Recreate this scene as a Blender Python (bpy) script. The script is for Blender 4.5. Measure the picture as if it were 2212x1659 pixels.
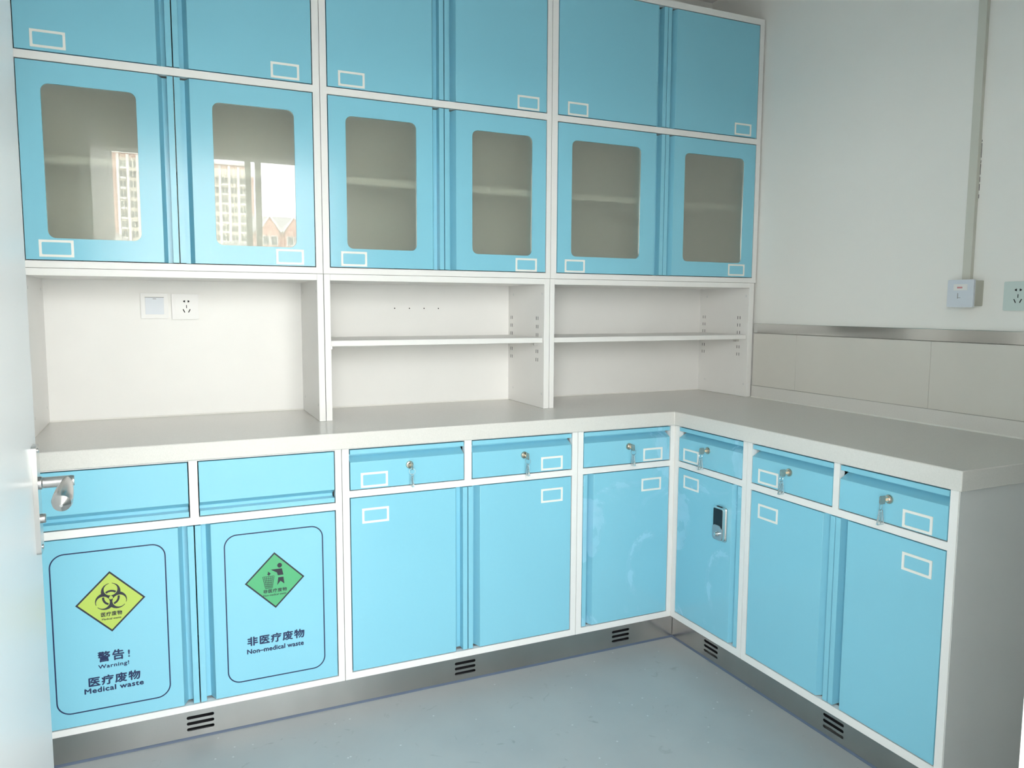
import bpy, bmesh, math, random
from mathutils import Matrix, Vector

# ------------------------------------------------------------------ scene, camera, light
for o in list(bpy.data.objects):
    bpy.data.objects.remove(o, do_unlink=True)
SC = bpy.context.scene
COL = SC.collection
random.seed(4)

W_PX = 2212.0
cam_data = bpy.data.cameras.new('camera')
cam = bpy.data.objects.new('camera', cam_data)
COL.objects.link(cam)
cam.location = (-1.7359, -2.3011, 1.2856)
cam.rotation_mode = 'XYZ'
cam.rotation_euler = (1.4730, -0.0042, -0.4255)
cam_data.sensor_fit = 'HORIZONTAL'
cam_data.sensor_width = 36.0
cam_data.lens = 1635.39 / W_PX * 36.0
cam_data.shift_x = 9.343 / W_PX
cam_data.shift_y = -6.564 / W_PX
cam_data.clip_start = 0.02
cam_data.clip_end = 800
SC.camera = cam

SC.view_settings.view_transform = 'Standard'
SC.view_settings.look = 'None'
SC.view_settings.gamma = 1.0
SC.view_settings.use_curve_mapping = False
SC.view_settings.exposure = 0.0

SKY = 18.3
world = bpy.data.worlds.new('overcast_sky')
SC.world = world
world.use_nodes = True
wn = world.node_tree.nodes
wl = world.node_tree.links
wn.clear()
w_out = wn.new('ShaderNodeOutputWorld')
w_bg = wn.new('ShaderNodeBackground')
w_tc = wn.new('ShaderNodeTexCoord')
w_sep = wn.new('ShaderNodeSeparateXYZ')
w_ramp = wn.new('ShaderNodeValToRGB')
w_ramp.color_ramp.elements[0].position = 0.0
w_ramp.color_ramp.elements[0].color = (1.0, 0.968, 0.935, 1)
w_ramp.color_ramp.elements[1].position = 0.7
w_ramp.color_ramp.elements[1].color = (0.66, 0.70, 0.79, 1)
wl.new(w_tc.outputs['Generated'], w_sep.inputs[0])
wl.new(w_sep.outputs['Z'], w_ramp.inputs[0])
wl.new(w_ramp.outputs[0], w_bg.inputs['Color'])
w_bg.inputs['Strength'].default_value = SKY
wl.new(w_bg.outputs[0], w_out.inputs[0])

# low sun behind this building: it lights the house fronts outside and does not enter the room
sd = bpy.data.lights.new('sun', 'SUN')
sd.energy = 15.0
sd.color = (1.0, 0.93, 0.82)
sd.angle = 0.02
so_ = bpy.data.objects.new('sun', sd)
COL.objects.link(so_)
so_.rotation_euler = Vector((0.25, -1.0, -0.75)).to_track_quat('-Z', 'Y').to_euler()

# room numbers (metres)
WALL_L, WALL_R, WALL_B, WALL_F = -2.125, 0.594, 0.596, -3.7
CEIL = 2.665
WIN_X0, WIN_X1, WIN_Z0, WIN_Z1 = -6.60, 0.90, 0.75, 2.55  # window lengthened leftward, out of view, to throw more light on the right side
BLIND_Z = 2.50
IN_Y, OUT_Y = -1.761, -1.900        # the wall with the doorway
DOOR_X0, DOOR_X1, DOOR_Z = -1.957, -0.800, 2.112
HALL_X0, HALL_X1 = -7.0, 1.5

# portal: guides the sky light through the window opening, gives off nothing itself
pd = bpy.data.lights.new('window_portal', 'AREA')
pd.shape = 'RECTANGLE'
pd.size = WIN_X1 - WIN_X0
pd.size_y = WIN_Z1 - WIN_Z0
pd.cycles.is_portal = True
po = bpy.data.objects.new('window_portal', pd)
COL.objects.link(po)
po.location = ((WIN_X0 + WIN_X1) / 2, WALL_F - 0.16, (WIN_Z0 + WIN_Z1) / 2)
po.rotation_euler = (math.radians(90), 0, 0)      # -Z axis looks along +Y, into the room


# ------------------------------------------------------------------ materials
def new_mat(name):
    m = bpy.data.materials.new(name)
    m.use_nodes = True
    m.node_tree.nodes.clear()
    out = m.node_tree.nodes.new('ShaderNodeOutputMaterial')
    return m, m.node_tree.nodes, m.node_tree.links, out


def principled(name, col, rough=0.5, metal=0.0, spec=0.5, noise=None, bump=None, coat=0.0, trans=0.0, ior=1.5,
               rough_noise=None):
    m, n, l, out = new_mat(name)
    b = n.new('ShaderNodeBsdfPrincipled')
    b.inputs['Base Color'].default_value = (*col, 1)
    b.inputs['Roughness'].default_value = rough
    b.inputs['Metallic'].default_value = metal
    b.inputs['Specular IOR Level'].default_value = spec
    b.inputs['IOR'].default_value = ior
    b.inputs['Coat Weight'].default_value = coat
    b.inputs['Coat Roughness'].default_value = 0.05
    b.inputs['Transmission Weight'].default_value = trans
    l.new(b.outputs[0], out.inputs[0])
    tc = n.new('ShaderNodeTexCoord')
    if noise:                      # (scale, amount, stretch)
        sc, amt, stretch = noise
        mp = n.new('ShaderNodeMapping')
        mp.inputs['Scale'].default_value = stretch
        nz = n.new('ShaderNodeTexNoise')
        nz.inputs['Scale'].default_value = sc
        nz.inputs['Detail'].default_value = 4
        rmp = n.new('ShaderNodeMapRange')
        rmp.inputs['From Min'].default_value = 0.3
        rmp.inputs['From Max'].default_value = 0.7
        rmp.inputs['To Min'].default_value = 1 - amt
        rmp.inputs['To Max'].default_value = 1 + amt
        mix = n.new('ShaderNodeVectorMath')
        mix.operation = 'SCALE'
        mix.inputs[0].default_value = col
        l.new(tc.outputs['Object'], mp.inputs[0])
        l.new(mp.outputs[0], nz.inputs['Vector'])
        l.new(nz.outputs['Fac'], rmp.inputs[0])
        l.new(rmp.outputs[0], mix.inputs['Scale'])
        l.new(mix.outputs[0], b.inputs['Base Color'])
    if rough_noise:
        sc, lo, hi, stretch = rough_noise
        mp = n.new('ShaderNodeMapping')
        mp.inputs['Scale'].default_value = stretch
        nz = n.new('ShaderNodeTexNoise')
        nz.inputs['Scale'].default_value = sc
        nz.inputs['Detail'].default_value = 3
        rmp = n.new('ShaderNodeMapRange')
        rmp.inputs['From Min'].default_value = 0.35
        rmp.inputs['From Max'].default_value = 0.65
        rmp.inputs['To Min'].default_value = lo
        rmp.inputs['To Max'].default_value = hi
        l.new(tc.outputs['Object'], mp.inputs[0])
        l.new(mp.outputs[0], nz.inputs['Vector'])
        l.new(nz.outputs['Fac'], rmp.inputs[0])
        l.new(rmp.outputs[0], b.inputs['Roughness'])
    if bump:
        sc, dist, strength = bump
        nz2 = n.new('ShaderNodeTexNoise')
        nz2.inputs['Scale'].default_value = sc
        nz2.inputs['Detail'].default_value = 3
        bp = n.new('ShaderNodeBump')
        bp.inputs['Distance'].default_value = dist
        bp.inputs['Strength'].default_value = strength
        l.new(tc.outputs['Object'], nz2.inputs['Vector'])
        l.new(nz2.outputs['Fac'], bp.inputs['Height'])
        l.new(bp.outputs[0], b.inputs['Normal'])
    return m


BLUE = (0.25, 0.59, 0.73)
M = {}
M['blue'] = principled('blue_powder_coat', BLUE, 0.21, bump=(900, 0.0001, 0.12))
M['white'] = principled('white_powder_coat', (0.85, 0.835, 0.81), 0.38, noise=(6, 0.012, (1, 1, 1)))
M['white_in'] = principled('white_cabinet_interior', (0.85, 0.835, 0.81), 0.45)
M['grey_side'] = principled('grey_side_panel', (0.74, 0.745, 0.735), 0.5)
M['label'] = principled('cream_plastic', (0.86, 0.84, 0.79), 0.35)
M['wall'] = principled('white_wall_paint', (0.87, 0.855, 0.815), 0.85, noise=(1.3, 0.012, (1, 1, 1)), bump=(120, 0.0006, 0.2))
M['ceiling'] = principled('ceiling_paint', (0.80, 0.79, 0.76), 0.9)
M['stone'] = principled('beige_grey_quartz', (0.69, 0.67, 0.63), 0.24, noise=(420, 0.05, (1, 1, 1)))
M['panel'] = principled('cream_wall_panel', (0.68, 0.655, 0.60), 0.22, noise=(3, 0.02, (1, 1, 1)))
M['steel'] = principled('brushed_steel', (0.50, 0.49, 0.475), 0.22, metal=1.0, noise=(6, 0.06, (1, 1, 0.4)))
M['steel_strip'] = principled('polished_steel', (0.56, 0.56, 0.54), 0.14, metal=1.0)
M['chrome'] = principled('chrome', (0.72, 0.71, 0.69), 0.12, metal=1.0)
M['satin'] = principled('satin_nickel', (0.58, 0.57, 0.56), 0.24, metal=1.0)
M['brass'] = principled('nickel_brass', (0.62, 0.55, 0.46), 0.2, metal=1.0)
M['end_shade_grey'] = principled('shade_toned_end_panel', (0.66, 0.67, 0.66), 0.5)  # darker than the other sides: some of the end's shade is in this colour
M['lock_cover'] = principled('blue_grey_metal_cover', (0.36, 0.44, 0.48), 0.25, metal=0.6)
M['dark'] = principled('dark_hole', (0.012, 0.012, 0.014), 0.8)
M['sealant'] = principled('blue_grey_sealant', (0.10, 0.13, 0.19), 0.5)
M['navy'] = principled('navy_ink', (0.010, 0.022, 0.085), 0.5)
M['black_ink'] = principled('black_ink', (0.022, 0.022, 0.035), 0.5)
M['lime'] = principled('lime_ink', (0.47, 0.60, 0.11), 0.45)
M['green'] = principled('green_ink', (0.09, 0.43, 0.19), 0.45)
M['red_ink'] = principled('red_ink', (0.62, 0.25, 0.27), 0.5)
M['grey_ink'] = principled('grey_ink', (0.25, 0.25, 0.25), 0.5)
M['plastic'] = principled('white_glossy_plastic', (0.80, 0.79, 0.78), 0.3)
M['plastic_b'] = principled('pale_blue_plastic', (0.66, 0.70, 0.76), 0.3)
M['plastic_g'] = principled('pale_green_plastic', (0.60, 0.69, 0.66), 0.25)
M['plastic_y'] = principled('ivory_plastic', (0.50, 0.49, 0.42), 0.5)
M['trunk'] = principled('ivory_trunking', (0.62, 0.61, 0.54), 0.5)
M['door'] = principled('pale_grey_door_laminate', (0.74, 0.745, 0.745), 0.34)
M['black_glass'] = principled('black_glass', (0.006, 0.007, 0.012), 0.06)
M['clear'] = principled('clear_plastic', (0.93, 0.97, 0.97), 0.06, trans=0.92, ior=1.45)
M['key_green'] = principled('key_head_grey_green', (0.36, 0.40, 0.37), 0.25, metal=0.7)
M['alu'] = principled('grey_window_aluminium', (0.35, 0.36, 0.34), 0.4)
M['blind'] = principled('grey_roller_blind', (0.52, 0.52, 0.48), 0.85)
M['cream_b'] = principled('cream_render', (0.66, 0.60, 0.50), 0.9)
M['pink_b'] = principled('pink_render', (0.60, 0.40, 0.33), 0.9)
M['brick_b'] = principled('salmon_brick', (0.55, 0.30, 0.24), 0.9)
M['pale_b'] = principled('white_render', (0.78, 0.76, 0.72), 0.9)
M['pane_b'] = principled('dull_window_glass', (0.14, 0.15, 0.15), 0.3)
M['roof_b'] = principled('grey_roof', (0.45, 0.43, 0.42), 0.9)
M['ground'] = principled('pale_ground', (0.52, 0.51, 0.48), 0.95)


def mat_blue_film():
    """blue coat with torn remains of pale protective film / smears"""
    m, n, l, out = new_mat('blue_coat_with_film_smears')
    b = n.new('ShaderNodeBsdfPrincipled')
    tc = n.new('ShaderNodeTexCoord')
    nz = n.new('ShaderNodeTexNoise')
    nz.inputs['Scale'].default_value = 4.2
    nz.inputs['Detail'].default_value = 5
    nz.inputs['Roughness'].default_value = 0.55
    nz.inputs['Distortion'].default_value = 0.8
    rp = n.new('ShaderNodeMapRange')
    rp.inputs['From Min'].default_value = 0.52
    rp.inputs['From Max'].default_value = 0.62
    rp.inputs['To Max'].default_value = 0.6
    mx = n.new('ShaderNodeMix')
    mx.data_type = 'RGBA'
    mx.inputs['A'].default_value = (*BLUE, 1)
    mx.inputs['B'].default_value = (0.36, 0.66, 0.83, 1)
    l.new(tc.outputs['Object'], nz.inputs['Vector'])
    l.new(nz.outputs['Fac'], rp.inputs[0])
    l.new(rp.outputs[0], mx.inputs['Factor'])
    l.new(mx.outputs['Result'], b.inputs['Base Color'])
    rr = n.new('ShaderNodeMapRange')
    rr.inputs['To Min'].default_value = 0.2
    rr.inputs['To Max'].default_value = 0.5
    l.new(rp.outputs[0], rr.inputs[0])
    l.new(rr.outputs[0], b.inputs['Roughness'])
    l.new(b.outputs[0], out.inputs[0])
    return m


M['blue_film'] = mat_blue_film()


def mat_floor():
    m, n, l, out = new_mat('blue_grey_speckled_vinyl')
    b = n.new('ShaderNodeBsdfPrincipled')
    tc = n.new('ShaderNodeTexCoord')
    n1 = n.new('ShaderNodeTexNoise')
    n1.inputs['Scale'].default_value = 3.0
    n1.inputs['Detail'].default_value = 6
    c1 = n.new('ShaderNodeValToRGB')
    c1.color_ramp.elements[0].position = 0.3
    c1.color_ramp.elements[0].color = (0.405, 0.425, 0.43, 1)
    c1.color_ramp.elements[1].position = 0.7
    c1.color_ramp.elements[1].color = (0.475, 0.49, 0.485, 1)
    l.new(tc.outputs['Object'], n1.inputs['Vector'])
    l.new(n1.outputs['Fac'], c1.inputs[0])
    # white flecks
    v = n.new('ShaderNodeTexVoronoi')
    v.inputs['Scale'].default_value = 24
    v.inputs['Randomness'].default_value = 1.0
    l.new(tc.outputs['Object'], v.inputs['Vector'])
    sp = n.new('ShaderNodeMapRange')
    sp.inputs['From Min'].default_value = 0.085
    sp.inputs['From Max'].default_value = 0.05
    l.new(v.outputs['Distance'], sp.inputs[0])
    wn_ = n.new('ShaderNodeSeparateColor')
    l.new(v.outputs['Color'], wn_.inputs[0])
    th = n.new('ShaderNodeMath')
    th.operation = 'GREATER_THAN'
    th.inputs[1].default_value = 0.45
    l.new(wn_.outputs[0], th.inputs[0])
    mu = n.new('ShaderNodeMath')
    mu.operation = 'MULTIPLY'
    l.new(sp.outputs[0], mu.inputs[0])
    l.new(th.outputs[0], mu.inputs[1])
    mu2 = n.new('ShaderNodeMath')
    mu2.operation = 'MULTIPLY'
    mu2.inputs[1].default_value = 0.75
    l.new(mu.outputs[0], mu2.inputs[0])
    mx = n.new('ShaderNodeMix')
    mx.data_type = 'RGBA'
    l.new(mu2.outputs[0], mx.inputs['Factor'])
    l.new(c1.outputs[0], mx.inputs['A'])
    mx.inputs['B'].default_value = (0.72, 0.74, 0.74, 1)
    # dark scuffs
    n2 = n.new('ShaderNodeTexNoise')
    n2.inputs['Scale'].default_value = 16
    n2.inputs['Detail'].default_value = 6
    n2.inputs['Distortion'].default_value = 1.5
    l.new(tc.outputs['Object'], n2.inputs['Vector'])
    s2 = n.new('ShaderNodeMapRange')
    s2.inputs['From Min'].default_value = 0.66
    s2.inputs['From Max'].default_value = 0.76
    s2.inputs['To Max'].default_value = 0.45
    l.new(n2.outputs['Fac'], s2.inputs[0])
    mx2 = n.new('ShaderNodeMix')
    mx2.data_type = 'RGBA'
    l.new(s2.outputs[0], mx2.inputs['Factor'])
    l.new(mx.outputs['Result'], mx2.inputs['A'])
    mx2.inputs['B'].default_value = (0.20, 0.21, 0.21, 1)
    l.new(mx2.outputs['Result'], b.inputs['Base Color'])
    b.inputs['Roughness'].default_value = 0.42
    l.new(b.outputs[0], out.inputs[0])
    return m


M['floor'] = mat_floor()


def mat_frosted():
    """frosted pane: blurs what lies behind it, its polished face mirrors the room sharply"""
    m, n, l, out = new_mat('frosted_glass')
    rf = n.new('ShaderNodeBsdfRefraction')
    rf.inputs['Color'].default_value = (0.95, 0.965, 0.92, 1)
    rf.inputs['Roughness'].default_value = 0.48
    rf.inputs['IOR'].default_value = 1.3
    df = n.new('ShaderNodeBsdfDiffuse')
    df.inputs['Color'].default_value = (0.56, 0.56, 0.49, 1)
    md = n.new('ShaderNodeMixShader')
    md.inputs[0].default_value = 0.2
    l.new(rf.outputs[0], md.inputs[1])
    l.new(df.outputs[0], md.inputs[2])
    gl = n.new('ShaderNodeBsdfGlossy')
    gl.inputs['Color'].default_value = (1, 1, 1, 1)
    gl.inputs['Roughness'].default_value = 0.0
    fr = n.new('ShaderNodeFresnel')
    fr.inputs['IOR'].default_value = 1.68
    mx = n.new('ShaderNodeMixShader')
    l.new(fr.outputs[0], mx.inputs[0])
    l.new(md.outputs[0], mx.inputs[1])
    l.new(gl.outputs[0], mx.inputs[2])
    l.new(mx.outputs[0], out.inputs[0])
    return m


M['frosted'] = mat_frosted()


def mat_pane():
    m, n, l, out = new_mat('window_glass')
    tr = n.new('ShaderNodeBsdfTransparent')
    tr.inputs['Color'].default_value = (0.96, 0.98, 0.97, 1)
    gl = n.new('ShaderNodeBsdfGlossy')
    gl.inputs['Roughness'].default_value = 0.0
    mx = n.new('ShaderNodeMixShader')
    mx.inputs[0].default_value = 0.05
    l.new(tr.outputs[0], mx.inputs[1])
    l.new(gl.outputs[0], mx.inputs[2])
    l.new(mx.outputs[0], out.inputs[0])
    return m


M['pane'] = mat_pane()


# ------------------------------------------------------------------ mesh helpers
class MB:
    def __init__(self):
        self.v, self.f = [], []

    def add(self, verts, faces):
        k = len(self.v)
        self.v += [tuple(p) for p in verts]
        self.f += [tuple(i + k for i in f) for f in faces]
        return self

    def box(self, x0, x1, y0, y1, z0, z1):
        x0, x1 = min(x0, x1), max(x0, x1)
        y0, y1 = min(y0, y1), max(y0, y1)
        z0, z1 = min(z0, z1), max(z0, z1)
        v = [(x, y, z) for z in (z0, z1) for y in (y0, y1) for x in (x0, x1)]
        return self.add(v, [(0, 2, 3, 1), (4, 5, 7, 6), (0, 1, 5, 4), (1, 3, 7, 5), (3, 2, 6, 7), (2, 0, 4, 6)])

    def prism(self, prof, axis, c0, c1):
        """prof: 2-D polygon; axis 'z' -> (x,y), 'x' -> (y,z), 'y' -> (x,z)"""
        def P(a, b, c):
            return {'z': (a, b, c), 'x': (c, a, b), 'y': (a, c, b)}[axis]
        n = len(prof)
        v = [P(a, b, c0) for a, b in prof] + [P(a, b, c1) for a, b in prof]
        f = [tuple(range(n)), tuple(range(2 * n - 1, n - 1, -1))]
        f += [(i, (i + 1) % n, n + (i + 1) % n, n + i) for i in range(n)]
        return self.add(v, f)

    def lathe(self, prof, origin, axis, seg=24, ph=0.0):
        """prof: [(radius, distance along axis)]"""
        ax = Vector(axis).normalized()
        t = Vector((0, 0, 1)) if abs(ax.z) < 0.9 else Vector((1, 0, 0))
        a = ax.cross(t).normalized()
        b = ax.cross(a)
        o = Vector(origin)
        v, f = [], []
        for r, d in prof:
            for i in range(seg):
                th = 2 * math.pi * i / seg + ph
                v.append(o + ax * d + (a * math.cos(th) + b * math.sin(th)) * r)
        m = len(prof)
        for j in range(m - 1):
            for i in range(seg):
                k = (i + 1) % seg
                f.append((j * seg + i, j * seg + k, (j + 1) * seg + k, (j + 1) * seg + i))
        f.append(tuple(range(seg)))
        f.append(tuple((m - 1) * seg + i for i in range(seg - 1, -1, -1)))
        return self.add(v, f)

    def tube(self, pts, rad, seg=10):
        """pts: list of points, rad: number or list"""
        pts = [Vector(p) for p in pts]
        rs = rad if isinstance(rad, (list, tuple)) else [rad] * len(pts)
        v, f = [], []
        for j, p in enumerate(pts):
            d = (pts[min(j + 1, len(pts) - 1)] - pts[max(j - 1, 0)]).normalized()
            t = Vector((0, 0, 1)) if abs(d.z) < 0.95 else Vector((1, 0, 0))
            a = d.cross(t).normalized()
            b = d.cross(a)
            for i in range(seg):
                th = 2 * math.pi * i / seg
                v.append(p + (a * math.cos(th) + b * math.sin(th)) * rs[j])
        for j in range(len(pts) - 1):
            for i in range(seg):
                k = (i + 1) % seg
                f.append((j * seg + i, j * seg + k, (j + 1) * seg + k, (j + 1) * seg + i))
        f.append(tuple(range(seg)))
        f.append(tuple((len(pts) - 1) * seg + i for i in range(seg - 1, -1, -1)))
        return self.add(v, f)

    def torus(self, c, R, r, axis, seg=20, s2=6):
        ax = Vector(axis).normalized()
        t = Vector((0, 0, 1)) if abs(ax.z) < 0.9 else Vector((1, 0, 0))
        a = ax.cross(t).normalized()
        b = ax.cross(a)
        c = Vector(c)
        v, f = [], []
        for i in range(seg):
            th = 2 * math.pi * i / seg
            d = a * math.cos(th) + b * math.sin(th)
            for j in range(s2):
                p = 2 * math.pi * j / s2
                v.append(c + d * (R + r * math.cos(p)) + ax * (r * math.sin(p)))
        for i in range(seg):
            for j in range(s2):
                k, q = (i + 1) % seg, (j + 1) % s2
                f.append((i * s2 + j, k * s2 + j, k * s2 + q, i * s2 + q))
        return self.add(v, f)

    def build(self, name, mat, parent=None, origin=(0, 0, 0), bevel=0.0, seg=2, smooth=True, recalc=True):
        me = bpy.data.meshes.new(name)
        ox, oy, oz = origin
        me.from_pydata([(x - ox, y - oy, z - oz) for x, y, z in self.v], [], self.f)
        if recalc:
            bm = bmesh.new()
            bm.from_mesh(me)
            bmesh.ops.recalc_face_normals(bm, faces=bm.faces)
            bm.to_mesh(me)
            bm.free()
        me.materials.append(M[mat])
        o = bpy.data.objects.new(name, me)
        COL.objects.link(o)
        if parent:
            o.parent = parent
        if smooth:
            for p in me.polygons:
                p.use_smooth = True
            me.set_sharp_from_angle(angle=math.radians(32))
        if bevel > 0:
            md = o.modifiers.new('bevel', 'BEVEL')
            md.width = bevel
            md.segments = seg
            md.limit_method = 'ANGLE'
            md.angle_limit = math.radians(40)
            md.harden_normals = False
        return o


def box_mb(*a):
    return MB().box(*a)


def rrect(x0, x1, z0, z1, r, n=6):
    pts = []
    for cx, cz, a0 in ((x1 - r, z0 + r, -90), (x1 - r, z1 - r, 0), (x0 + r, z1 - r, 90), (x0 + r, z0 + r, 180)):
        for i in range(n + 1):
            a = math.radians(a0 + 90 * i / n)
            pts.append((cx + r * math.cos(a), cz + r * math.sin(a)))
    return pts


def plate(loops, y0, y1):
    """flat plate in the x-z plane with holes (loops[0] outline, others holes), between depths y0 and y1"""
    cu = bpy.data.curves.new('outline', 'CURVE')
    cu.dimensions = '2D'
    cu.fill_mode = 'BOTH'
    cu.extrude = abs(y1 - y0) / 2
    for lp in loops:
        sp = cu.splines.new('POLY')
        sp.points.add(len(lp) - 1)
        for p, (a, b) in zip(sp.points, lp):
            p.co = (a, b, 0, 1)
        sp.use_cyclic_u = True
    ob = bpy.data.objects.new('outline', cu)
    COL.objects.link(ob)
    dg = bpy.context.evaluated_depsgraph_get()
    me = bpy.data.meshes.new_from_object(ob.evaluated_get(dg))
    ym = (y0 + y1) / 2
    mb = MB()
    mb.add([(v.co.x, ym - v.co.z, v.co.y) for v in me.vertices], [tuple(p.vertices) for p in me.polygons])
    bpy.data.objects.remove(ob, do_unlink=True)
    bpy.data.curves.remove(cu)
    bpy.data.meshes.remove(me)
    # weld so that bevels and normals behave
    bm = bmesh.new()
    vs = [bm.verts.new(v) for v in mb.v]
    for f in mb.f:
        try:
            bm.faces.new([vs[i] for i in f])
        except ValueError:
            pass
    bmesh.ops.remove_doubles(bm, verts=bm.verts, dist=1e-6)
    bm.verts.index_update()
    out = MB()
    out.add([tuple(v.co) for v in bm.verts], [tuple(v.index for v in f.verts) for f in bm.faces])
    bm.free()
    return out


def text_mb(body, x0, x1, z0, z1, y, bold=0.0, spacing=1.0):
    """print lettering as flat geometry, fitted into the box x0..x1, z0..z1 on the plane y"""
    cu = bpy.data.curves.new('lettering', 'FONT')
    cu.body = body
    cu.size = 1.0
    cu.space_character = spacing
    cu.resolution_u = 3
    ob = bpy.data.objects.new('lettering', cu)
    COL.objects.link(ob)
    dg = bpy.context.evaluated_depsgraph_get()
    me = bpy.data.meshes.new_from_object(ob.evaluated_get(dg))
    xs = [v.co.x for v in me.vertices]
    ys = [v.co.y for v in me.vertices]
    a0, a1, b0, b1 = min(xs), max(xs), min(ys), max(ys)
    sx, sz = (x1 - x0) / (a1 - a0), (z1 - z0) / (b1 - b0)
    mb = MB()
    b = bold * (z1 - z0)           # heavier strokes: the letters laid over themselves a hair apart
    for k, (ox, oz) in enumerate(((0, 0), (b, 0), (-b, 0), (0, b), (0, -b)) if bold else ((0, 0),)):
        mb.add([(x0 + (v.co.x - a0) * sx + ox, y - 0.000004 * k, z0 + (v.co.y - b0) * sz + oz) for v in me.vertices],
               [tuple(p.vertices) for p in me.polygons])
    bpy.data.objects.remove(ob, do_unlink=True)
    bpy.data.curves.remove(cu)
    bpy.data.meshes.remove(me)
    return mb


def flat(polys, y):
    mb = MB()
    for p in polys:
        mb.add([(a, y, b) for a, b in p], [tuple(range(len(p)))])
    return mb


def tag(o, label, cat, group=None):
    o['label'] = label
    o['category'] = cat
    if group:
        o['group'] = group
    return o


def struct(o, label=None):
    o['kind'] = 'structure'
    if label:
        o['label'] = label
    return o


class Thing:
    """an Empty at the base of a thing; run coordinates: x along the front, y into the depth, z up"""
    def __init__(self, name, label, cat, origin, run='B', group=None):
        self.o = origin
        self.e = bpy.data.objects.new(name, None)
        self.e.empty_display_size = 0.05
        COL.objects.link(self.e)
        x, y, z = origin
        if run == 'B':
            self.e.location = (x, y, z)
        else:                                   # the right-hand run faces -X
            self.e.location = (y, -x, z)
            self.e.rotation_euler = (0, 0, math.radians(-90))
        tag(self.e, label, cat, group)

    def part(self, name, mb, mat, parent=None, bevel=0.0, **k):
        return mb.build(name, mat, parent or self.e, self.o, bevel, **k)


# ------------------------------------------------------------------ the setting
T = 0.12
struct(box_mb(HALL_X0 - T, HALL_X1 + T, WALL_F - 0.2, WALL_B + T, -0.08, 0.0).build('floor', 'floor', smooth=False))
struct(box_mb(HALL_X0 - T, HALL_X1 + T, WALL_F - 0.2, WALL_B + T, CEIL, CEIL + 0.1).build('ceiling', 'ceiling', smooth=False))
struct(box_mb(WALL_L - T, WALL_R + T, WALL_B, WALL_B + T, 0, CEIL).build('wall_back', 'wall', smooth=False))
struct(box_mb(WALL_L - T, WALL_L, IN_Y, WALL_B, 0, CEIL).build('wall_left', 'wall', smooth=False))
wall_right = struct(box_mb(WALL_R, WALL_R + T, IN_Y, WALL_B, 0, CEIL).build('wall_right', 'wall', smooth=False))
# the wall with the doorway the picture is taken through, and the corridor behind the camera
struct(plate([[(HALL_X0, 0), (DOOR_X0, 0), (DOOR_X0, DOOR_Z), (DOOR_X1, DOOR_Z), (DOOR_X1, 0), (HALL_X1, 0), (HALL_X1, CEIL), (HALL_X0, CEIL)]],
             OUT_Y, IN_Y).build('wall_front', 'wall', smooth=False))
struct(box_mb(HALL_X0 - T, HALL_X0, WALL_F - 0.2, OUT_Y, 0, CEIL).build('wall_corridor_left', 'wall', smooth=False))
struct(box_mb(HALL_X1, HALL_X1 + T, WALL_F - 0.2, OUT_Y, 0, CEIL).build('wall_corridor_right', 'wall', smooth=False))
struct(plate([[(HALL_X0 - T, 0), (HALL_X1 + T, 0), (HALL_X1 + T, CEIL), (HALL_X0 - T, CEIL)],
              [(WIN_X0, WIN_Z0), (WIN_X0, WIN_Z1), (WIN_X1, WIN_Z1), (WIN_X1, WIN_Z0)]],
             WALL_F - 0.2, WALL_F).build('wall_window', 'wall', smooth=False))

# window: frame, mullions, panes
win = bpy.data.objects.new('window_1', None)
COL.objects.link(win)
win.location = ((WIN_X0 + WIN_X1) / 2, WALL_F, WIN_Z0)
struct(win, 'grey aluminium corridor window mirrored in the left cabinet glass')
wo = tuple(win.location)
wy0, wy1 = WALL_F - 0.12, WALL_F - 0.07
fr = MB()
fr.box(WIN_X0, WIN_X1, wy0, wy1, WIN_Z0, WIN_Z0 + 0.05)
fr.box(WIN_X0, WIN_X1, wy0, wy1, WIN_Z1 - 0.05, WIN_Z1)
fr.box(WIN_X1 - 0.05, WIN_X1, wy0, wy1, WIN_Z0 + 0.05, WIN_Z1 - 0.05)
fr.box(WIN_X0, WIN_X0 + 0.05, wy0, wy1, WIN_Z0 + 0.05, WIN_Z1 - 0.05)
fr.build('window_frame', 'alu', win, wo)
MULL = (-5.20, -3.85, -3.77, -2.42, -1.070, -0.992, 0.36)
for mx in MULL:
    box_mb(mx - 0.022, mx + 0.022, wy0, wy1, WIN_Z0 + 0.05, WIN_Z1 - 0.05).build('mullion', 'alu', win, wo)
edges = [WIN_X0 + 0.05] + [e for m_ in MULL for e in (m_ - 0.022, m_ + 0.022)] + [WIN_X1 - 0.05]
for a in range(0, len(edges), 2):
    box_mb(edges[a], edges[a + 1], WALL_F - 0.098, WALL_F - 0.094, WIN_Z0 + 0.05, WIN_Z1 - 0.05).build('pane', 'pane', win, wo)

# right wall cladding: cream panels, steel strip
for i, (ya, yb_) in enumerate(((0.238, -0.0045), (-0.0055, -0.5935), (-0.5945, -1.1855), (-1.1865, -1.760))):
    box_mb(0.581, WALL_R, yb_, ya, 0.9525, 1.177).build('wall_panel', 'panel', wall_right, bevel=0.0005)
struct(box_mb(0.579, WALL_R, -1.760, 0.238, 1.1785, 1.2185).build('trim_3', 'steel_strip', bevel=0.0012),
       'polished steel strip along the right wall above the cream panels')

# ------------------------------------------------------------------ fronts with a finger-pull
LIP, GRO, SLO, DEP, THK = 0.0165, 0.0255, 0.012, 0.030, 0.034


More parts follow.
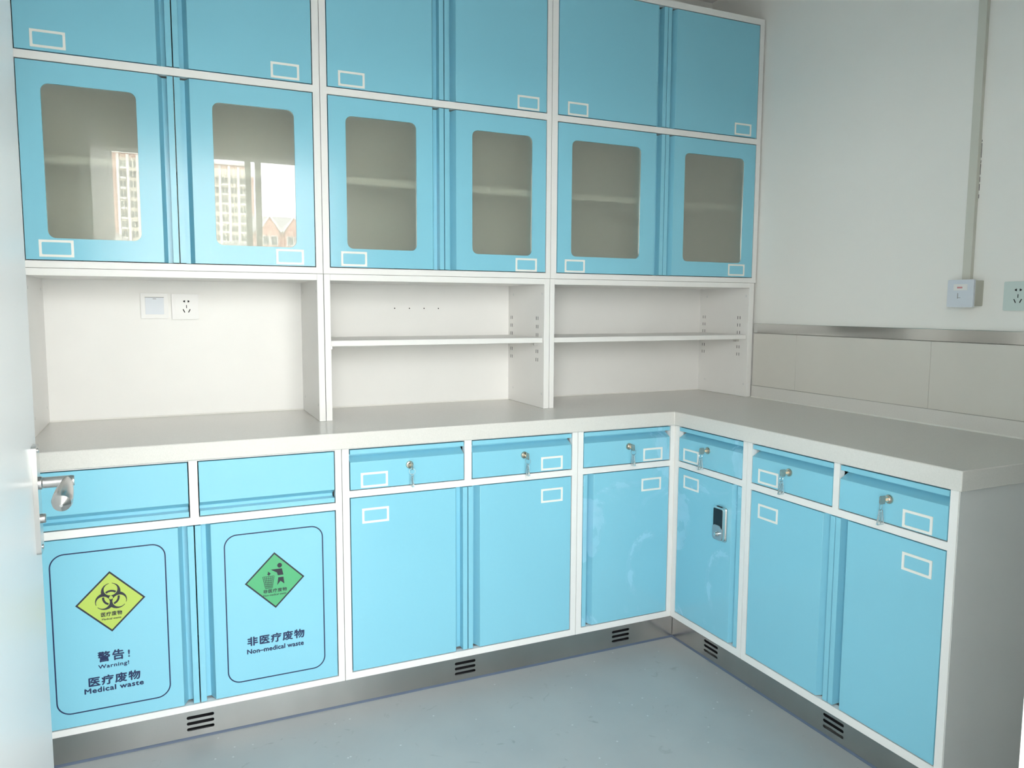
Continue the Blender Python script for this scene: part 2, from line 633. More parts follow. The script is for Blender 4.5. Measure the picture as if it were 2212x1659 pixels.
def door_profile(x0, x1, pull, y=0.0):
    """plan outline of a door leaf whose meeting edge is folded into a pull"""
    if pull == 'R':
        pr = [(x0, 0), (x1 - LIP - GRO, 0), (x1 - LIP - GRO + SLO, DEP), (x1 - LIP, DEP), (x1 - LIP, 0.0004), (x1, 0.0004),
              (x1, THK), (x0, THK)]
    else:
        pr = [(x1, 0), (x0 + LIP + GRO, 0), (x0 + LIP + GRO - SLO, DEP), (x0 + LIP, DEP), (x0 + LIP, 0.0004), (x0, 0.0004),
              (x0, THK), (x1, THK)]
    return [(a, b + y) for a, b in pr]


def solid_door(t, x0, x1, z0, z1, pull, y=0.0, mat='blue'):
    mb = MB().prism(door_profile(x0, x1, pull, y), 'z', z0, z1)
    return t.part('door', mb, mat, bevel=0.0007)


def glass_door(t, x0, x1, z0, z1, pull, hole, y):
    if pull == 'R':
        xa, xb = x0, x1 - LIP - GRO - 0.004
        px0, px1 = xb, x1
    else:
        xa, xb = x0 + LIP + GRO + 0.004, x1
        px0, px1 = x0, xa
    hx0, hx1, hz0, hz1 = hole
    mb = plate([[(xa, z0), (xb, z0), (xb, z1), (xa, z1)], rrect(hx0, hx1, hz0, hz1, 0.021)], y, y + THK)
    mb.prism(door_profile(px0, px1, pull, y), 'z', z0, z1)
    d = t.part('door', mb, 'blue')
    g = plate([rrect(hx0 - 0.006, hx1 + 0.006, hz0 - 0.006, hz1 + 0.006, 0.022)], y + 0.0035, y + 0.0075)
    # seat the pane just behind the painted face; the rim of the hole laps over it
    g2 = plate([rrect(hx0 + 0.0004, hx1 - 0.0004, hz0 + 0.0004, hz1 - 0.0004, 0.0206)], y + 0.0025, y + 0.0065)
    gp = t.part('glass_pane', g2, 'frosted', d, smooth=False)
    gp['label'] = 'frosted glass pane'
    return d


def drawer_front(t, x0, x1, z0, z1, pull, y=0.0, mat='blue', lip=0.0145, gro=0.025):
    """pull 'T': lip along the top edge, 'B': lip along the bottom edge"""
    if pull == 'T':
        pr = [(0, z0), (0, z1 - lip - gro), (DEP, z1 - lip - gro + 0.016), (DEP, z1 - lip), (0.0004, z1 - lip), (0.0004, z1), (THK, z1), (THK, z0)]
    else:
        pr = [(0, z1), (0, z0 + lip + gro), (DEP, z0 + lip + gro - 0.016), (DEP, z0 + lip), (0.0004, z0 + lip), (0.0004, z0), (THK, z0), (THK, z1)]
    mb = MB().prism([(a + y, b) for a, b in pr], 'x', x0, x1)
    return t.part('drawer', mb, mat, bevel=0.0007)


def label_frame(t, d, x0, x1, z0, z1, y=0.0):
    b = 0.0068
    mb = plate([[(x0, z0), (x1, z0), (x1, z1), (x0, z1)], rrect(x0 + b, x1 - b, z0 + b, z1 - b, 0.003, 3)], y - 0.0018, y)
    o = t.part('label_frame', mb, 'label', d)
    o['label'] = 'cream label holder'
    return o


def lock_cylinder(t, d, x, z, y=0.0):
    mb = MB().lathe([(0.0125, 0), (0.0125, 0.003), (0.011, 0.0055), (0.0085, 0.0062), (0.0085, 0.0082), (0.0074, 0.009)],
                    (x, y, z), (0, -1, 0), 24)
    o = t.part('lock_cylinder', mb, 'brass', d)
    o['label'] = 'round nickel drawer lock'


def key_set(x, z, run, label, tilt):
    t = Thing('key', label, 'key', (x, -0.009, z), run, 'keys left in the drawer locks')
    t.part('key_blade', box_mb(x - 0.0009, x + 0.0009, -0.016, -0.0085, z - 0.0035, z + 0.0035), 'brass')
    hd = MB()
    hd.prism([(a, b) for a, b in ((-0.016, z - 0.0065), (-0.018, z - 0.011), (-0.034, z - 0.011), (-0.037, z - 0.006),
                                  (-0.037, z + 0.008), (-0.034, z + 0.0115), (-0.018, z + 0.0115), (-0.016, z + 0.0065))],
             'x', x - 0.0013, x + 0.0013)
    t.part('key_head', hd, 'key_green', bevel=0.0004)
    yr = -0.031
    t.part('key_ring', MB().torus((x, yr, z - 0.0165), 0.0095, 0.0006, (0.25, 1, 0) if tilt else (0.9, 0.3, 0)), 'chrome')
    zt = z - 0.0255
    fob = MB().prism([(yr - 0.005, zt), (yr + 0.005, zt), (yr + 0.0115, zt - 0.040), (yr - 0.0115, zt - 0.040)], 'x', x - 0.003, x + 0.003)
    f = t.part('plastic_fob', fob, 'clear', bevel=0.0008)
    t.part('steel_insert', box_mb(x - 0.0006, x + 0.0006, yr - 0.0028, yr + 0.0028, zt - 0.037, zt - 0.006), 'satin', f)
    return t


# ------------------------------------------------------------------ base cabinets
BD = 0.52           # carcass depth
Z_KICK, Z_TOP = 0.104, 0.848


def base_cabinet(label, run, u0, u1, left_end, right_end, fronts, rails_z, stile_mid=None, z_bottom=0.126, depth=BD, name='base_cabinet',
                 side_mat='grey_side', x_back0=None, rail_z=(0.6925, 0.7135), top_z=0.8455):
    t = Thing(name, label, 'cabinet', ((u0 + u1) / 2, 0, Z_KICK), run)
    a, b = u0, u1
    # face frame
    fr = MB()
    fr.box(a, left_end, 0, 0.020, Z_KICK, Z_TOP)
    fr.box(right_end, b, 0, 0.020, Z_KICK, Z_TOP)
    fr.box(left_end, right_end, 0, 0.020, Z_KICK, z_bottom)
    fr.box(left_end, right_end, 0, 0.020, top_z, Z_TOP)
    fr.box(left_end, right_end, 0, 0.020, rail_z[0], rail_z[1])
    if stile_mid:
        fr.box(stile_mid[0], stile_mid[1], 0, 0.020, rail_z[1], top_z)
    t.part('face_frame', fr, 'white')
    bx = MB()
    bx.box(a, a + 0.016, 0.0202, depth, Z_KICK, Z_TOP)
    bx.box(b - 0.016, b, 0.0202, depth, Z_KICK, Z_TOP)
    bx.box(a + 0.016, b - 0.016, 0.0202, depth, Z_KICK, Z_KICK + 0.016)
    bx.box(a + 0.016, b - 0.016, depth - 0.012, depth, Z_KICK + 0.016, Z_TOP)
    bx.box(a + 0.016, b - 0.016, 0.0202, depth - 0.012, rail_z[0], rail_z[0] + 0.012)
    t.part('carcass', bx, side_mat)
    return t


G = 0.0031          # gap round each front

# A: waste-bin cabinet
tA = base_cabinet('base cabinet with two tilting bin flaps and waste-warning doors beside the open door', 'B', -2.110, -1.2530,
                  -2.088, -1.2725, None, None, stile_mid=(-1.6865, -1.6635), z_bottom=0.1225, rail_z=(0.6585, 0.6805), top_z=0.8440, name='waste_cabinet')
drawer_front(tA, -2.088 + G, -1.6865 - G, 0.6805 + G, 0.8440 - G, 'B')
drawer_front(tA, -1.6635 + G, -1.2725 - G, 0.6805 + G, 0.8440 - G, 'B')
dAL = solid_door(tA, -2.088 + G, -1.6775 - G / 2, 0.1225 + G, 0.6585 - G, 'R')
dAL['label'] = 'door printed with a yellow biohazard diamond and medical waste warning'
dAR = solid_door(tA, -1.6775 + G / 2, -1.2725 - G, 0.1225 + G, 0.6585 - G, 'L')
dAR['label'] = 'door printed with a green litter diamond and non-medical waste text'
YP = -0.0004


def border(t, d, x0, x1, z0, z1, r, w=0.0034):
    t.part('printed_border', plate([rrect(x0, x1, z0, z1, r, 10), rrect(x0 + w, x1 - w, z0 + w, z1 - w, r - w, 10)], YP, -0.0001), 'navy', d)


border(tA, dAL, -2.0405, -1.7545, 0.1630, 0.6170, 0.037)
border(tA, dAR, -1.6000, -1.3135, 0.1630, 0.6170, 0.037)


def diamond(t, d, cx, cz, h, mat):
    q = [(cx, cz + h), (cx - h, cz), (cx, cz - h), (cx + h, cz)]
    k = h - 0.0062
    qi = [(cx, cz + k), (cx - k, cz), (cx, cz - k), (cx + k, cz)]
    t.part('diamond_edge', plate([q, qi], YP, -0.0001), 'black_ink', d)
    o = t.part('diamond_field', plate([qi], YP, -0.0001), mat, d)
    return o


diamond(tA, dAL, -1.8973, 0.4677, 0.0865, 'lime')
diamond(tA, dAR, -1.4585, 0.4632, 0.0865, 'green')
YQ = -0.0008


def biohazard(cx, cz, s):
    """three open crescents and a broken ring, rastered into small squares"""
    N = 190
    ext = 27.0
    step = 2 * ext / N
    dirs = [(math.cos(math.radians(a)), math.sin(math.radians(a))) for a in (90, 210, 330)]
    mb = MB()

    def inside(x, y):
        outer = any((x - 11 * a) ** 2 + (y - 11 * b) ** 2 < 15.0 ** 2 for a, b in dirs)
        r2 = x * x + y * y
        for a, b in dirs:
            al, pe = x * a + y * b, abs(x * b - y * a)
            inn = (x - 14.6 * a) ** 2 + (y - 14.6 * b) ** 2
            if inn < 10.6 ** 2:
                return 10.2 ** 2 < r2 < 13.6 ** 2 and inn < 9.4 ** 2
            if al > 15 and pe < 2.2:
                return False
            if al > 0 and pe < 0.6 and r2 < 36:
                return False
        return outer and r2 > 3.0 ** 2
    for j in range(N):
        i = 0
        y = -ext + (j + 0.5) * step
        while i < N:
            if inside(-ext + (i + 0.5) * step, y):
                k = i
                while k + 1 < N and inside(-ext + (k + 1.5) * step, y):
                    k += 1
                xa, xb = cx + (-ext + i * step) * s, cx + (-ext + (k + 1) * step) * s
                za, zb = cz + (y - step / 2) * s, cz + (y + step / 2) * s
                mb.add([(xa, YQ, za), (xb, YQ, za), (xb, YQ, zb), (xa, YQ, zb)], [(0, 1, 2, 3)])
                i = k + 1
            else:
                i += 1
    return mb


tA.part('biohazard_symbol', biohazard(-1.8965, 0.4790, 0.00160), 'black_ink', dAL, smooth=False)
tA.part('lettering', text_mb('医疗废物', -1.9225, -1.8710, 0.4270, 0.4395, YQ, 0.03, 1.12), 'black_ink', dAL, smooth=False)
tA.part('lettering', text_mb('Medical waste', -1.9210, -1.8735, 0.4168, 0.4222, YQ, 0.03), 'black_ink', dAL, smooth=False)
tA.part('lettering', text_mb('警告', -1.9355, -1.8710, 0.2985, 0.3275, YP, 0.032, 1.2), 'navy', dAL, smooth=False)
tA.part('lettering', text_mb('!', -1.8605, -1.8565, 0.3010, 0.3215, YP, 0.02), 'navy', dAL, smooth=False)
tA.part('lettering', text_mb('Warning!', -1.9355, -1.8595, 0.2765, 0.2905, YP, 0.035, 1.1), 'navy', dAL, smooth=False)
tA.part('lettering', text_mb('医疗废物', -1.9605, -1.8330, 0.2320, 0.2585, YP, 0.036, 1.14), 'navy', dAL, smooth=False)
tA.part('lettering', text_mb('Medical waste', -1.9715, -1.8250, 0.2135, 0.2275, YP, 0.055, 1.08), 'navy', dAL, smooth=False)
tA.part('lettering', text_mb('非医疗废物', -1.5420, -1.3765, 0.2710, 0.2980, YP, 0.036, 1.14), 'navy', dAR, smooth=False)
tA.part('lettering', text_mb('Non–medical waste', -1.5435, -1.3790, 0.2468, 0.2605, YP, 0.055, 1.03), 'navy', dAR, smooth=False)
tA.part('lettering', text_mb('非医疗废物', -1.4930, -1.4252, 0.4262, 0.4375, YQ, 0.03, 1.12), 'black_ink', dAR, smooth=False)
tA.part('lettering', text_mb('Non-medical waste', -1.4930, -1.4270, 0.4165, 0.4222, YQ, 0.03), 'black_ink', dAR, smooth=False)


def pic(pts):
    """points of the pictogram, as offsets within the diamond"""
    out = []
    for px, py in pts:
        dx, dy = px - 903.0, py - 838.0
        # inverse of [804 -11; -117 -747]
        det = 804 * -747 - (-11) * (-117)
        a = (dx * -747 - (-11) * dy) / det
        b = (804 * dy - (-117) * dx) / det
        out.append((-1.4585 + a * 0.087, 0.4632 + b * 0.0865))
    return out


hc = pic([(1030, 435)])[0]
tA.part('litter_figure', flat([[(hc[0] + 0.0069 * math.cos(i * math.pi / 12), hc[1] + 0.0072 * math.sin(i * math.pi / 12)) for i in range(24)],
                               pic([(790, 560), (955, 630), (980, 705), (1130, 682), (1090, 515)]),
                               pic([(990, 760), (960, 970), (1050, 850), (1153, 925), (1130, 740)]),
                               pic([(717, 608), (715, 665), (690, 680), (740, 722), (790, 660)])], YQ), 'black_ink', dAR, smooth=False)
bq = pic([(575, 762), (880, 720), (828, 1045), (645, 1065)])
bas = []


def lerp(p, q, t):
    return (p[0] + (q[0] - p[0]) * t, p[1] + (q[1] - p[1]) * t)


def bar2(p, q, w):
    dx, dz = q[0] - p[0], q[1] - p[1]
    L = math.hypot(dx, dz)
    nx, nz = -dz / L * w / 2, dx / L * w / 2
    return [(p[0] + nx, p[1] + nz), (q[0] + nx, q[1] + nz), (q[0] - nx, q[1] - nz), (p[0] - nx, p[1] - nz)]


for i in range(7):
    bas.append(bar2(lerp(bq[0], bq[1], i / 6), lerp(bq[3], bq[2], i / 6), 0.0013))
for i in range(7):
    bas.append(bar2(lerp(bq[0], bq[3], i / 6), lerp(bq[1], bq[2], i / 6), 0.0013))
bmb = MB()
for k, p in enumerate(bas):
    bmb.add([(a, YQ - 0.00001 * k, b) for a, b in p], [(0, 1, 2, 3)])
tA.part('litter_basket', bmb, 'black_ink', dAR, smooth=False)

# B: two drawers over two doors
tB = base_cabinet('base cabinet with two keyed drawers and two doors, next to the waste cabinet', 'B', -1.2512, -0.4194,
                  -1.2295, -0.4410, None, None, stile_mid=(-0.8470, -0.8220))
dl = drawer_front(tB, -1.2295 + G, -0.8470 - G, 0.7135 + G, 0.8455 - G, 'T', -0.0015)
dr = drawer_front(tB, -0.8220 + G, -0.4410 - G, 0.7135 + G, 0.8455 - G, 'T')
label_frame(tB, dl, -1.194, -1.1075, 0.7205, 0.7680, -0.0015)
label_frame(tB, dr, -0.564, -0.4795, 0.7205, 0.7680)
lock_cylinder(tB, dl, -1.036, 0.782, -0.0015)
lock_cylinder(tB, dr, -0.629, 0.781)
d1 = solid_door(tB, -1.2295 + G, -0.8350 - G / 2, 0.126 + G, 0.6925 - G, 'R')
d2 = solid_door(tB, -0.8350 + G / 2, -0.4410 - G, 0.126 + G, 0.6925 - G, 'L')
label_frame(tB, d1, -1.191, -1.105, 0.606, 0.654)
label_frame(tB, d2, -0.563, -0.478, 0.606, 0.655)

# C: single, in the corner
tC = base_cabinet('narrow corner base cabinet with keyed drawer and smeared door, no electronic lock', 'B', -0.4176, 0.0,
                  -0.3960, -0.0205, None, None)
dc = drawer_front(tC, -0.3960 + G, -0.0205 - G, 0.7135 + G, 0.8465 - G - 0.001, 'T', mat='blue_film')
label_frame(tC, dc, -0.1415, -0.0565, 0.7195, 0.7670)
lock_cylinder(tC, dc, -0.205, 0.780)
d3 = solid_door(tC, -0.3960 + G, -0.0205 - G, 0.126 + G, 0.6925 - G, 'L', mat='blue_film')
label_frame(tC, d3, -0.1465, -0.060, 0.6065, 0.6540)

# D: single, right run, with the electronic lock   (x runs towards the camera along the right run)
tD = base_cabinet('narrow corner base cabinet with a black electronic lock on its blue door', 'R', 0.0006, 0.3889,
                  0.0240, 0.3685, None, None, z_bottom=0.129)
dd = drawer_front(tD, 0.0240 + G, 0.3685 - G, 0.7135 + G, 0.8465 - G - 0.001, 'T', mat='blue_film')
label_frame(tD, dd, 0.0545, 0.1415, 0.7205, 0.7680)
lock_cylinder(tD, dd, 0.190, 0.782)
d4 = solid_door(tD, 0.0240 + G, 0.3685 - G, 0.129 + G, 0.6925 - G, 'R', mat='blue_film')
label_frame(tD, d4, 0.0600, 0.1465, 0.6205, 0.6685)
# electronic lock on the door
tD.part('lock_backplate', plate([rrect(0.2465, 0.3035, 0.480, 0.600, 0.008)], -0.0045, 0), 'satin', d4, bevel=0.001)
tD.part('lock_body', plate([rrect(0.2485, 0.3000, 0.484, 0.601, 0.009)], -0.0165, -0.0045), 'chrome', d4, bevel=0.002, seg=3)
kp = [(0.2510, 0.5325), (0.2580, 0.5375), (0.2850, 0.5375), (0.2935, 0.5300), (0.2960, 0.5300)] + \
     [(0.2960 - 0.004 + 0.004 * math.cos(math.radians(a)), 0.5945 - 0.004 + 0.004 * math.sin(math.radians(a))) for a in (0, 30, 60, 90)] + \
     [(0.2510 + 0.004 + 0.004 * math.cos(math.radians(a)), 0.5945 - 0.004 + 0.004 * math.sin(math.radians(a))) for a in (90, 120, 150, 180)]
o = tD.part('lock_keypad', plate([kp], -0.0178, -0.0165), 'black_glass', d4)
o['label'] = 'black glass keypad'
cv = [(0.2495, 0.5310), (0.2580, 0.5365), (0.2850, 0.5365), (0.2935, 0.5290), (0.2985, 0.5265), (0.2985, 0.4960), (0.2960, 0.4890),
      (0.2900, 0.4855), (0.2580, 0.4855), (0.2520, 0.4890), (0.2495, 0.4960)]
tD.part('lock_cover', plate([cv], -0.0195, -0.0166), 'lock_cover', d4, bevel=0.0008)
tD.part('lock_knob', MB().lathe([(0.0085, 0), (0.0085, 0.004), (0.006, 0.006), (0.006, 0.011), (0.0045, 0.0122)], (0.277, -0.0195, 0.508), (0, -1, 0), 20), 'chrome', d4)
tD.part('lock_latch', box_mb(0.262, 0.286, -0.0130, -0.008, 0.601, 0.6025), 'dark', d4)

# E: two drawers over two doors at the open end of the right run
tE = base_cabinet('base cabinet with two keyed drawers and doors at the free end of the right run', 'R', 0.3906, 1.1180,
                  0.4105, 1.0965, None, None, stile_mid=(0.7425, 0.7630), z_bottom=0.129)
d5 = drawer_front(tE, 0.4105 + G, 0.7425 - G, 0.7135 + G, 0.8455 - G, 'T')
d6 = drawer_front(tE, 0.7630 + G, 1.0965 - G, 0.7135 + G, 0.8455 - G, 'T')
label_frame(tE, d5, 0.4430, 0.5300, 0.7220, 0.7680)
label_frame(tE, d6, 0.9705, 1.0550, 0.7190, 0.7665)
lock_cylinder(tE, d5, 0.574, 0.782)
lock_cylinder(tE, d6, 0.928, 0.782)
d7 = solid_door(tE, 0.4105 + G, 0.7560 - G / 2, 0.129 + G, 0.6925 - G, 'R')
d8 = solid_door(tE, 0.7560 + G / 2, 1.0965 - G, 0.129 + G, 0.6925 - G, 'L')
label_frame(tE, d7, 0.4480, 0.5340, 0.6070, 0.6545)
label_frame(tE, d8, 0.9755, 1.0605, 0.6070, 0.6545)
# closed end panel down to the floor
tE.part('end_panel', box_mb(1.1182, 1.1200, 0.0022, 0.575, 0.001, 0.8480), 'end_shade_grey')

key_set(-1.036, 0.782, 'B', 'key with clear fob, leftmost of the six in the drawer locks', True)
key_set(-0.629, 0.781, 'B', 'key with clear fob, second from the left of the six drawer keys', True)
key_set(-0.205, 0.780, 'B', 'key with clear fob in the corner drawer lock of the long run', True)
key_set(0.190, 0.782, 'R', 'key with clear fob in the drawer lock above the electronic lock', False)
key_set(0.574, 0.782, 'R', 'key with clear fob in the farther drawer lock of the end cabinet', False)
key_set(0.928, 0.782, 'R', 'key with clear fob in the nearest drawer lock of the end cabinet', False)


# ------------------------------------------------------------------ kick plates with vent slots
def slot(x0, x1, z0, z1):
    return rrect(x0, x1, z0, z1, (z1 - z0) / 2 - 0.0002, 5)


def kick_plate(label, run, x0, x1, y, vents):
    t = Thing('kick_plate', label, 'kick plate', ((x0 + x1) / 2, y, 0), run, 'steel kick plates')
    loops = [[(x0, 0.0005), (x1, 0.0005), (x1, 0.1035), (x0, 0.1035)]]
    for v in vents:
        for z in (0.0245, 0.0425, 0.0605):
            loops.append(slot(v, v + 0.076, z, z + 0.0095))
    t.part('steel_sheet', plate(loops, y, y + 0.0012), 'steel', smooth=False)
    t.part('sealant_bead', MB().prism([(y - 0.005, 0.0003), (y + 0.0004, 0.0003), (y + 0.0004, 0.0065), (y - 0.002, 0.005)], 'x', x0, x1), 'sealant')
    t.part('void_shade_sheet', box_mb(x0, x1, y + 0.05, y + 0.055, 0.0005, 0.1035), 'dark')  # black sheet added for the shade of the void behind the vents
    return t


kick_plate('brushed steel kick plate with three slotted vents under the long cabinet run', 'B', -2.110, 0.037, 0.037, (-1.7165, -0.8695, -0.2390))
kick_plate('brushed steel kick plate with two slotted vents under the right cabinet run', 'R', -0.0355, 1.1055, 0.037, (0.1565, 0.7125))

# ------------------------------------------------------------------ worktop
OV = 0.0158
ct = Thing('countertop', 'L-shaped beige grey stone countertop on the blue cabinets', 'countertop', (-0.5, 0.25, 0.849))
xe = 0.590
top = [(-2.118, -OV), (-OV, -OV), (-OV, -1.1338), (xe, -1.1338), (xe, 0.590), (-2.118, 0.590)]
cm = MB().prism(top, 'z', 0.849, 0.900)
ct.part('slab', cm, 'stone', bevel=0.0028, seg=3)
ct.part('upstand', box_mb(0.576, 0.5935, -1.1338, 0.238, 0.9002, 0.9520), 'stone', bevel=0.002)
ct.part('joint_bead', MB().prism([(0.570, 0.9001), (0.5765, 0.9001), (0.5765, 0.9050)], 'y', -1.1330, 0.236), 'label')

# ------------------------------------------------------------------ open shelf units standing on the worktop
YU, YB = 0.2441, 0.5688
Z_C, Z_U = 0.9004, 1.3905


def open_unit(label, u0, u1, l_in, r_in, shelf):
    t = Thing('open_shelf_unit', label, 'shelf unit', ((u0 + u1) / 2, YU, Z_C))
    sp = []
    for (a, b) in ((u0, l_in), (r_in, u1)):
        sp.append(t.part('side_panel', box_mb(a, b, YU, 0.590, Z_C, Z_U), 'white', bevel=0.0008))
    t.part('top_panel', box_mb(l_in, r_in, YU, 0.590, 1.3695, Z_U), 'white', bevel=0.0008)
    bp = t.part('back_panel', box_mb(l_in, r_in, YB, 0.590, Z_C, 1.3695), 'white')
    # thin sealant joint on the worktop
    t.part('sealant_bead', MB().prism([(YB - 0.004, Z_C - 0.0002), (YB, Z_C - 0.0002), (YB, Z_C + 0.005)], 'x', l_in, r_in), 'label')
    if shelf:
        s = t.part('shelf', box_mb(l_in + 0.0012, r_in - 0.0012, YU + 0.010, YB - 0.001, 1.1500, 1.1695), 'white', bevel=0.0015)
        for xx, sg in ((l_in, 1), (r_in, -1)):
            for yy in (YU + 0.064, YB - 0.035):
                t.part('shelf_clip', box_mb(xx + sg * 0.0005, xx + sg * 0.014, yy - 0.009, yy + 0.009, 1.1385, 1.1495), 'satin', s)
        for k, xx in ((0, l_in + 0.0003), (1, r_in - 0.0003)):
            mb = MB()
            for yy in (0.3025, 0.5370):
                for zc in (1.242, 1.210, 1.178, 1.115, 1.083):
                    for q in (-0.0072, 0.0072):
                        mb.box(xx - 0.0004, xx + 0.0004, yy + q - 0.0011, yy + q + 0.0011, zc - 0.0065, zc + 0.0065)
            o = t.part('slot_strip', mb, 'dark', sp[k])
            o['kind'] = 'stuff'
    for k, xx in ((0, l_in + 0.0004), (1, r_in - 0.0004)):
        for yy in (0.262, 0.520):
            for zc in (1.335, 0.955):
                MB().lathe([(0.0052, 0), (0.0045, 0.0006)], (xx, yy, zc), (1 - 2 * k, 0, 0), 14).build('screw_cap', 'grey_side', sp[k], t.o)
    return t, bp


u1_, bp1 = open_unit('open white wall unit without shelf, holding the switch and socket, left of three', -2.110, -1.2508, -2.0885, -1.2715, False)
u2_, bp2 = open_unit('open white unit with one shelf and four screw holes, middle of three', -1.2490, -0.4091, -1.2285, -0.4315, True)
u3_, bp3 = open_unit('open white unit with one shelf in the corner by the right wall', -0.4074, 0.5790, -0.3880, 0.5530, True)
for x in (-0.917, -0.8575, -0.7975, -0.738):
    MB().lathe([(0.0024, 0), (0.0024, 0.0006)], (x, YB + 0.0002, 1.2775), (0, -1, 0), 12).build('screw_hole', 'dark', bp2, u2_.o)

# ------------------------------------------------------------------ upper cabinets, two tiers of doors
YF = YU - 0.0005
Z_W0, Z_W1 = 1.3915, 2.4760


def upper_cabinet(label, u0, u1, l_in, r_in, mid, holes, labels):
    t = Thing('wall_cabinet', label, 'cabinet', ((u0 + u1) / 2, YF, Z_W0))
    fr = MB()
    fr.box(u0, l_in, YF, YF + 0.020, Z_W0, Z_W1)
    fr.box(r_in, u1, YF, YF + 0.020, Z_W0, Z_W1)
    for a, b in ((Z_W0, 1.4115), (1.9685, 1.9910), (2.4520, Z_W1)):
        fr.box(l_in, r_in, YF, YF + 0.020, a, b)
    t.part('face_frame', fr, 'white')
    bx = MB()
    bx.box(u0, u0 + 0.016, YF + 0.0202, 0.588, Z_W0, Z_W1)
    bx.box(u1 - 0.016, u1, YF + 0.0202, 0.588, Z_W0, Z_W1)
    for a in (Z_W0, 1.972, Z_W1 - 0.016):
        bx.box(u0 + 0.016, u1 - 0.016, YF + 0.0202, 0.588, a, a + 0.016)
    bx.box(u0 + 0.016, u1 - 0.016, 0.574, 0.588, Z_W0 + 0.016, Z_W1 - 0.016)
    t.part('carcass', bx, 'white_in')
    t.part('shelf', box_mb(u0 + 0.018, u1 - 0.018, YF + 0.040, 0.573, 1.694, 1.716), 'white_in')
    a = solid_door(t, l_in + G, mid - G / 2, 1.9910 + G, 2.4520 - G, 'R', YF)
    b = solid_door(t, mid + G / 2, r_in - G, 1.9910 + G, 2.4520 - G, 'L', YF)
    c = glass_door(t, l_in + G, mid - G / 2, 1.4115 + G, 1.9685 - G, 'R', (holes[0], holes[1], 1.4760, 1.9065), YF)
    d = glass_door(t, mid + G / 2, r_in - G, 1.4115 + G, 1.9685 - G, 'L', (holes[2], holes[3], 1.4730, 1.9045), YF)
    for dr_, (x0, z0) in zip((a, b, c, d), labels):
        label_frame(t, dr_, x0, x0 + 0.0872, z0, z0 + 0.0485, YF)
    return t


upper_cabinet('blue and white two-tier wall cabinet at the open door, its glass mirroring the window', -2.110, -1.2515, -2.0885, -1.2730, -1.6830,
              (-2.0280, -1.7860, -1.5770, -1.3335), ((-2.047, 2.0020), (-1.4015, 1.9985), (-2.052, 1.4225), (-1.3990, 1.4185)))
upper_cabinet('blue and white two-tier wall cabinet in the middle of the three', -1.2497, -0.4080, -1.2285, -0.4265, -0.8265,
              (-1.1690, -0.9275, -0.7220, -0.4855), ((-1.191, 1.9985), (-0.547, 1.9955), (-1.191, 1.4180), (-0.552, 1.4150)))
upper_cabinet('wider blue and white two-tier wall cabinet in the right corner', -0.4062, 0.5860, -0.3820, 0.5640, 0.1010,
              (-0.3200, -0.0120, 0.1980, 0.5030), ((-0.3410, 1.9955), (0.4440, 1.9985), (-0.3470, 1.4160), (0.4330, 1.4195)))


# ------------------------------------------------------------------ switches and sockets
def pinholes(t, parent, x, z, y):
    mb = MB()
    for sg in (-1, 1):
        mb.prism([(x + sg * 0.0040, z + 0.0140), (x + sg * 0.0040, z + 0.0215), (x + sg * 0.0085, z + 0.0205), (x + sg * 0.0105, z + 0.0178), (x + sg * 0.0085, z + 0.0150)],
                 'y', y - 0.0004, y)
        cx, cz = x + sg * 0.0085, z - 0.0150
        mb.add([(cx + sg * dx, y - 0.0004, cz + dz) for dx, dz in ((-0.0040, -0.0048), (-0.0012, -0.0062), (0.0042, 0.0048), (0.0014, 0.0062))], [(0, 1, 2, 3)])
    mb.box(x - 0.0012, x + 0.0012, y - 0.0004, y, z - 0.0058, z + 0.0050)
    t.part('pin_holes', mb, 'dark', parent)['kind'] = 'stuff'


sw = Thing('light_switch', 'white square light switch on the back of the left open unit', 'switch', (-1.7615, YB, 1.2835 - 0.043))
pl = sw.part('switch_plate', plate([rrect(-1.8045, -1.7185, 1.2405, 1.3260, 0.003)], YB - 0.0075, YB - 0.0003), 'plastic', bevel=0.0015, seg=3)
rk = MB().prism([(YB - 0.0100, 1.3115), (YB - 0.0078, 1.2545), (YB - 0.0070, 1.2545), (YB - 0.0070, 1.3115)], 'x', -1.7905, -1.7330)
sw.part('rocker', rk, 'plastic_b', bevel=0.0006)
sw.part('shadow_gap', box_mb(-1.7915, -1.7320, YB - 0.0079, YB - 0.0074, 1.3115, 1.3132), 'grey_ink')
sw.part('rocker_mark', box_mb(-1.7670, -1.7560, YB - 0.0101, YB - 0.0096, 1.3060, 1.3078), 'grey_ink')

so = Thing('power_socket', 'white glossy five-hole power socket beside the light switch in the left open unit', 'socket', (-1.6655, YB, 1.2380))
sp_ = so.part('socket_plate', plate([rrect(-1.7080, -1.6230, 1.2370, 1.3245, 0.004)], YB - 0.0085, YB - 0.0003), 'plastic', bevel=0.002, seg=3)
so.part('socket_insert', plate([rrect(-1.6965, -1.6345, 1.2480, 1.3140, 0.002)], YB - 0.0100, YB - 0.0085), 'plastic', bevel=0.0008)
pinholes(so, None, -1.6615, 1.2815, YB - 0.0100)

